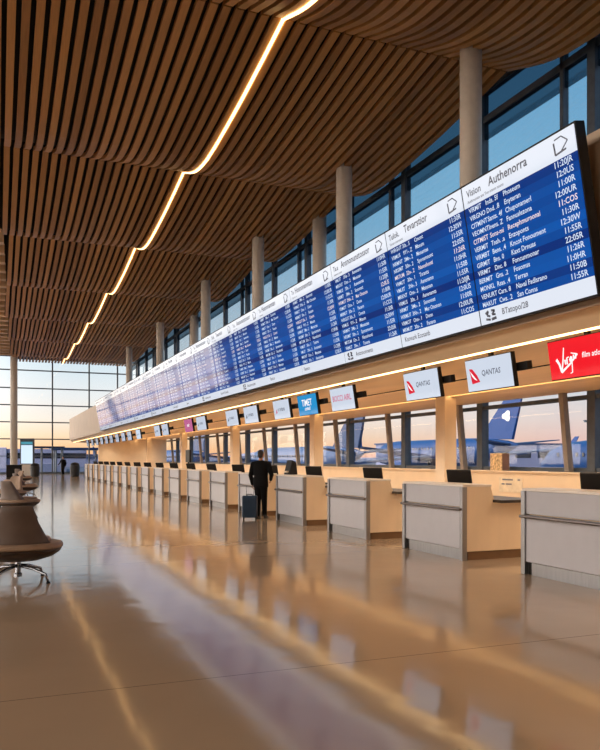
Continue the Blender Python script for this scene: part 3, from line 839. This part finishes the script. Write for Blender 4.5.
q = MB(); q.tube([(-.09, .08, .58), (-.09, .08, .84), (.09, .08, .84), (.09, .08, .58)], .011, 8); q.build('pull_handle', 'chrome', sc_)
q = MB(); q.tube([(-.07, 0, .60), (-.06, 0, .635), (.06, 0, .635), (.07, 0, .60)], .012, 8); q.build('top_handle', 'dark', sc_)
for x in (-.15, .15):
    for y_ in (-.08, .08):
        w = MB(); w.tube([(x-.012, y_, .03), (x+.012, y_, .03)], .03, 12); w.build('wheel', 'rubber', sc_)

# ------------------------------------------------------------------ outside
GZ = -2.6
struct(MB().box(-400, 700, -200, 900, GZ-.3, GZ).build('ground_apron', 'tarmac'))

def airplane(label, loc, rz, fus, finm, L=37, logo=True, scale=1):
    """nose to +y, fuselage axis at z=3.9 above ground, tail end at y=0"""
    r = thing('airplane', label, 'airplane', loc, rz, 'airplanes parked outside', scale)
    R, zc = 2.0, 3.9
    prof_ = [(0, .15, .9), (2, .75, .75), (5, 1.35, .4), (9, 1.9, .06), (12, R, 0), (L-7, R, 0), (L-4, 1.85, -.05), (L-2, 1.4, -.25), (L-.7, .8, -.5), (L, .15, -.6)]
    n = 24
    MB().loft([[(q*math.cos(2*PI*k/n), y, zc+dz+q*math.sin(2*PI*k/n)) for k in range(n)] for y, q, dz in prof_]).build('fuselage', fus, r, smooth=True)
    # tail fin
    MB().quadprism([(-.22, 1.0, zc+1.6), (.22, 1.0, zc+1.6), (.22, 8.0, zc+1.75), (-.22, 8.0, zc+1.75)],
                   [(-.10, -1.2, zc+7.9), (.10, -1.2, zc+7.9), (.10, 1.4, zc+7.9), (-.10, 1.4, zc+7.9)]).build('tail_fin', finm, r, bevel=.05)
    if logo:
        q = MB()
        for sx in (-1, 1):
            q.prism([(2.0+.75*math.cos(a)*(1+.25*math.cos(3*a)), zc+4.6+.6*math.sin(a)*(1+.25*math.cos(3*a))) for a in [2*PI*k/18 for k in range(18)]], 'x', sx*.18, sx*.24)
        q.build('fin_emblem', 'white', r)
    for sx in (-1, 1):
        MB().quadprism([(sx*.5, .8, zc+.9), (sx*.5, 4.2, zc+.9), (sx*.5, 4.2, zc+1.1), (sx*.5, .8, zc+1.1)],
                       [(sx*6, -.6, zc+1.5), (sx*6, .9, zc+1.5), (sx*6, .9, zc+1.6), (sx*6, -.6, zc+1.6)]).build('stabilizer', 'plane_grey', r)
        MB().quadprism([(sx*1.5, 14, zc-1.1), (sx*1.5, 21.5, zc-1.1), (sx*1.5, 21.5, zc-.6), (sx*1.5, 14, zc-.6)],
                       [(sx*17, 9.5, zc+.6), (sx*17, 11.2, zc+.6), (sx*17, 11.2, zc+.75), (sx*17, 9.5, zc+.75)]).build('wing', 'plane_grey', r)
        MB().quadprism([(sx*17, 9.3, zc+.6), (sx*17.1, 9.3, zc+.6), (sx*17.1, 11, zc+.6), (sx*17, 11, zc+.6)],
                       [(sx*17.5, 8.6, zc+2.4), (sx*17.6, 8.6, zc+2.4), (sx*17.6, 9.4, zc+2.4), (sx*17.5, 9.4, zc+2.4)]).build('winglet', finm, r)
        e = MB(); e.loft([[(sx*5.8+q*math.cos(2*PI*k/16), y, zc-2.0+q*math.sin(2*PI*k/16)) for k in range(16)] for y, q in ((16.5, .4), (17.5, .85), (19.5, 1.05), (21, 1.05), (21.3, .9))])
        e.box(sx*5.8-.12, sx*5.8+.12, 16.5, 20.5, zc-1.2, zc-.6); e.build('engine', 'plane_deep', r, smooth=False)
        g = MB(); g.tube([(sx*3, 16, zc-1.0), (sx*3, 16, .5)], .15, 8); g.tube([(sx*3-.4, 16, .55), (sx*3+.4, 16, .55)], .55, 16); g.build('main_gear', 'rubber', r)
        w = MB()
        for k in range(30): w.box(sx*(R-.06), sx*(R+.012), 7.5+k*.85, 7.75+k*.85, zc+.45, zc+.8)
        w.build('cabin_windows', 'plane_glass', r)
    g = MB(); g.tube([(0, L-5, zc-1.7), (0, L-5, .4)], .12, 8); g.tube([(-.25, L-5, .4), (.25, L-5, .4)], .4, 14); g.build('nose_gear', 'rubber', r)
    MB().prism([(L-2.5, zc+.75), (L-1.6, zc+.55), (L-1.55, zc+.1), (L-2.6, zc+.25)], 'x', -1.15, 1.15).build('cockpit_windows', 'plane_glass', r)
airplane('blue airplane outside whose blue tail fin carries a white emblem, right of the front pillar', (82, 104, GZ), 0, 'plane_blue', 'plane_deep', scale=1.36)
airplane('grey-blue airplane outside with plain tail fin, seen left of the front pillar', (42, 83, GZ), .05, 'plane_pale', 'plane_grey', logo=False)
airplane('deep blue airplane outside at the far right, nearest to the windows', (50, 24, GZ), -.03, 'plane_blue', 'plane_deep')
airplane('blue airplane outside behind the standing man', (34, 128, GZ), .1, 'plane_blue', 'plane_grey', logo=False)

def vehicle(label, loc, rz, kind, mat):
    r = thing(kind, label, 'vehicle', (loc[0], loc[1], GZ), rz, 'ground vehicles on the apron')
    if kind == 'baggage_tractor':
        MB().prism([(-1.5, .4), (1.5, .4), (1.5, 1.1), (.5, 1.2), (.3, 1.15), (-1.5, 1.0)], 'y', -.7, .7).build('body', mat, r, bevel=.04)
        c = MB()
        for x in (-.9, .3):
            for y in (-.6, .6): c.box(x-.04, x+.04, y-.04, y+.04, 1.0, 2.0)
        c.box(-1.1, .5, -.7, .7, 2.0, 2.08); c.build('cab_roof', mat, r)
        ax = (-1.0, 1.0)
    elif kind == 'box_truck':
        MB().box(-3.2, 1.4, -1.2, 1.2, 1.0, 3.5).build('cargo_box', mat, r, bevel=.04)
        MB().prism([(1.5, .6), (3.4, .6), (3.4, 1.6), (2.9, 2.6), (1.5, 2.7)], 'y', -1.1, 1.1).build('cab', 'truck', r, bevel=.05)
        MB().prism([(2.96, 2.5), (3.41, 1.65), (3.45, 1.65), (3.0, 2.5)], 'y', -1.0, 1.0).build('windscreen', 'plane_glass', r)
        MB().box(-3.1, 3.2, -.9, .9, .6, 1.0).build('chassis', 'rubber', r)
        ax = (-2.2, 2.4)
    else:
        MB().box(-2.5, 2.5, -.8, .8, .5, 1.0).build('chassis', mat, r, bevel=.04)
        MB().quadprism([(-3, -.45, 1.0), (-3, .45, 1.0), (-3, .45, 1.2), (-3, -.45, 1.2)], [(3.2, -.45, 2.6), (3.2, .45, 2.6), (3.2, .45, 2.8), (3.2, -.45, 2.8)]).build('belt', 'rubber', r)
        MB().box(-.2, .9, -.75, -.1, 1.0, 1.9).build('cab', 'truck', r, bevel=.04)
        ax = (-1.7, 1.7)
    for x in ax:
        for y in (-.85, .85):
            MB().tube([(x, y-.14, .42), (x, y+.14, .42)], .42, 14).build('wheel', 'rubber', r)
vehicle('pale box truck on the apron under the blue tail fin', (38, 46, 0), 1.3, 'box_truck', 'bldg2')
vehicle('blue box truck on the apron between the front pillar and the tail fin', (40, 56, 0), 1.7, 'box_truck', 'truck2')
vehicle('baggage tractor on the apron, right of the patterned carton', (27, 29.5, 0), .3, 'baggage_tractor', 'truck')
vehicle('ochre baggage tractor on the apron near the right edge', (30, 28, 0), 1.4, 'baggage_tractor', 'yellow')
vehicle('belt loader on the apron beside the grey-blue airplane', (34, 62, 0), 1.2, 'belt_loader', 'truck2')
vehicle('box truck on the apron seen above the third counter', (33, 72, 0), 1.6, 'box_truck', 'bldg2')
vehicle('blue box truck on the apron just left of the standing man', (24, 66, 0), 1.5, 'box_truck', 'truck2')

vehicle('box truck on the apron beyond the far glass wall, behind the distant person', (7.4, 112, 0), .5, 'box_truck', 'bldg2')
vehicle('dark blue belt loader on the apron beyond the far glass wall', (11.6, 107, 0), .2, 'belt_loader', 'truck2')
vehicle('pale baggage tractor on the apron beyond the far glass wall', (5.2, 104, 0), .1, 'baggage_tractor', 'bldg2')
vehicle('box truck on the apron beyond the far glass wall, right of the shelter posts', (13.0, 135, 0), 0, 'box_truck', 'truck')
def building(label, x, y, w, d, h, mat, n):
    r = thing('terminal_building', label, 'building', (x, y, GZ), 0, 'far buildings beyond the apron')
    MB().box(-w/2, w/2, -d/2, d/2, 0, h).build('wall', mat, r)
    MB().box(-w/2-.5, w/2+.5, -d/2-.5, d/2+.5, h, h+.5).build('roof', 'plane_grey', r)
    for k in range(n):
        x0 = -w/2+w*(k+.15)/n; MB().box(x0, x0+w*.7/n, -d/2-.08, -d/2, h*.45, h*.75).build('window', 'plane_glass', r)
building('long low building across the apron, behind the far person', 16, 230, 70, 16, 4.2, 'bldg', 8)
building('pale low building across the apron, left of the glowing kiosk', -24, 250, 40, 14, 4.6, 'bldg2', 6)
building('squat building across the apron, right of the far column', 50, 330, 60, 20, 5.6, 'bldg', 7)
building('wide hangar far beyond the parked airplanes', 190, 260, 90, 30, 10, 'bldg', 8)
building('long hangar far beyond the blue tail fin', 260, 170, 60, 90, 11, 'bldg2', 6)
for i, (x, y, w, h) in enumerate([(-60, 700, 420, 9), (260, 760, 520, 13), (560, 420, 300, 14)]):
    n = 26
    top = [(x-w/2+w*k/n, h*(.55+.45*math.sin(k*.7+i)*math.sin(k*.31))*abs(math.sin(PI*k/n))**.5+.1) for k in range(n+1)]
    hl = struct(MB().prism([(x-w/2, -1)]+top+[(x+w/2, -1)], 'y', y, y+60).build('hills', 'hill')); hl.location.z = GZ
# shelter outside the glass wall
r = thing('apron_shelter', 'flat-roofed shelter outside the far glass wall, beyond the far person', 'shelter', (9.2, 96, GZ))
MB().box(-3.2, 3.0, -2, 2, 5.2, 5.5).build('roof', 'plane_grey', r, bevel=.05)
for x in (-2.6, 2.4):
    for y in (-1.5, 1.5): MB().tube([(x, y, 0), (x, y, 5.25)], .1, 8).build('post', 'frame', r)
r = thing('entrance_shelter', 'thin flat canopy on slim posts outside the far glass wall, right of the kiosk', 'shelter', (5.3, 87, GZ))
MB().box(-1.6, 1.6, -1.2, 1.2, 5.3, 5.5).build('roof', 'plane_grey', r)
for x in (-.75, 1.4):
    for y in (-1, 1): MB().tube([(x, y, 0), (x, y, 5.35)], .07, 8).build('post', 'frame', r)
r = thing('jet_bridge', 'grey jet bridge outside the far glass wall, right of the glowing kiosk', 'jet bridge', (6.5, 118, GZ))
MB().box(-5.5, 6, -1.5, 1.5, 2.9, 5.6).build('tunnel', 'bldg', r, bevel=.08)
MB().box(-5.4, 5.9, -1.55, -1.5, 4.2, 5.0).build('window_band', 'plane_glass', r)
MB().box(-6.2, -5.2, -1.9, 1.9, 2.7, 5.8).build('cab', 'bldg2', r, bevel=.1)
MB().box(1.5, 2.3, -1, 1, 0, 2.95).build('support', 'frame', r)
for i, (x, y) in enumerate([(30, 190), (75, 150), (112, 120)]):
    r = thing('floodlight_mast', ['tall floodlight mast far beyond the glass end wall', 'tall floodlight mast beyond the grey-blue airplane', 'tall floodlight mast beyond the blue airplane'][i], 'mast', (x, y, GZ))
    MB().tube([(0, 0, 0), (0, 0, 10+i)], [.25, .14], 8).build('pole', 'frame', r)
    q = MB(); q.box(-1, 1, -.15, .15, 9.9+i, 10.1+i)
    for k in (-.8, -.3, .3, .8): q.box(k-.15, k+.15, -.3, .0, 9.6+i, 9.9+i)
    q.build('lamp_head', 'frame', r)

# ------------------------------------------------------------------ sky
GLOW = 6.0
w = bpy.data.worlds.new('World'); SC.world = w; w.use_nodes = True
nt = w.node_tree; nt.nodes.clear()
out = nt.nodes.new('ShaderNodeOutputWorld'); bg = nt.nodes.new('ShaderNodeBackground')
tc = nt.nodes.new('ShaderNodeTexCoord'); sp = nt.nodes.new('ShaderNodeSeparateXYZ')
nt.links.new(tc.outputs['Generated'], sp.inputs[0])
def ramp(stops):
    r = nt.nodes.new('ShaderNodeValToRGB')
    e = r.color_ramp.elements
    while len(e) < len(stops): e.new(.5)
    for el, (p, c) in zip(e, stops): el.position = p; el.color = srgb(*c)
    nt.links.new(sp.outputs['Z'], r.inputs[0]); return r
sunset = ramp([(0, (236, 170, 130)), (.012, (255, 200, 146)), (.03, (255, 224, 186)), (.05, (252, 238, 222)), (.08, (238, 239, 238)), (.12, (216, 231, 239)), (.3, (122, 176, 216)), (.8, (60, 104, 165))])
east = ramp([(0, (206, 170, 176)), (.02, (236, 196, 184)), (.05, (232, 214, 208)), (.10, (206, 218, 226)), (.17, (166, 206, 228)), (.3, (138, 198, 234)), (.5, (112, 174, 220)), (.9, (56, 100, 160))])
mr = nt.nodes.new('ShaderNodeMapRange'); mr.inputs['From Min'].default_value = .76; mr.inputs['From Max'].default_value = .98
nt.links.new(sp.outputs['Y'], mr.inputs['Value'])
mx = nt.nodes.new('ShaderNodeMix'); mx.data_type = 'RGBA'
nt.links.new(mr.outputs[0], mx.inputs['Factor']); nt.links.new(east.outputs[0], mx.inputs['A']); nt.links.new(sunset.outputs[0], mx.inputs['B'])
# added glow: left-hand sky brightened to fill the hall with light
wr = nt.nodes.new('ShaderNodeMapRange'); wr.interpolation_type = 'SMOOTHSTEP'; wr.inputs['From Min'].default_value = .1; wr.inputs['From Max'].default_value = -.8
nt.links.new(sp.outputs['X'], wr.inputs['Value'])
gl = nt.nodes.new('ShaderNodeMix'); gl.data_type = 'RGBA'; gl.blend_type = 'ADD'; gl.clamp_result = False
nt.links.new(wr.outputs[0], gl.inputs['Factor']); nt.links.new(mx.outputs['Result'], gl.inputs['A'])
gl.inputs['B'].default_value = (GLOW*1.0, GLOW*.84, GLOW*.70, 1)
nt.links.new(gl.outputs['Result'], bg.inputs['Color']); bg.inputs['Strength'].default_value = 1.0
nt.links.new(bg.outputs[0], out.inputs['Surface'])

# ------------------------------------------------------------------ camera, view
cam = bpy.data.cameras.new('camera'); co = bpy.data.objects.new('camera', cam); COL.objects.link(co)
co.location = (0, 0, 1.52); co.rotation_euler = (PI/2, 0, -math.atan2(303, 749))
cam.lens = 36*749/750; cam.sensor_width = 36; cam.shift_y = 84/750
cam.clip_end = 3000
SC.camera = co
vs = SC.view_settings
vs.view_transform = 'Standard'; vs.look = 'None'; vs.gamma = 1; vs.use_curve_mapping = False; vs.exposure = 0.16
SC.cycles.use_denoising = True
SC.cycles.max_bounces = 8; SC.cycles.transparent_max_bounces = 16
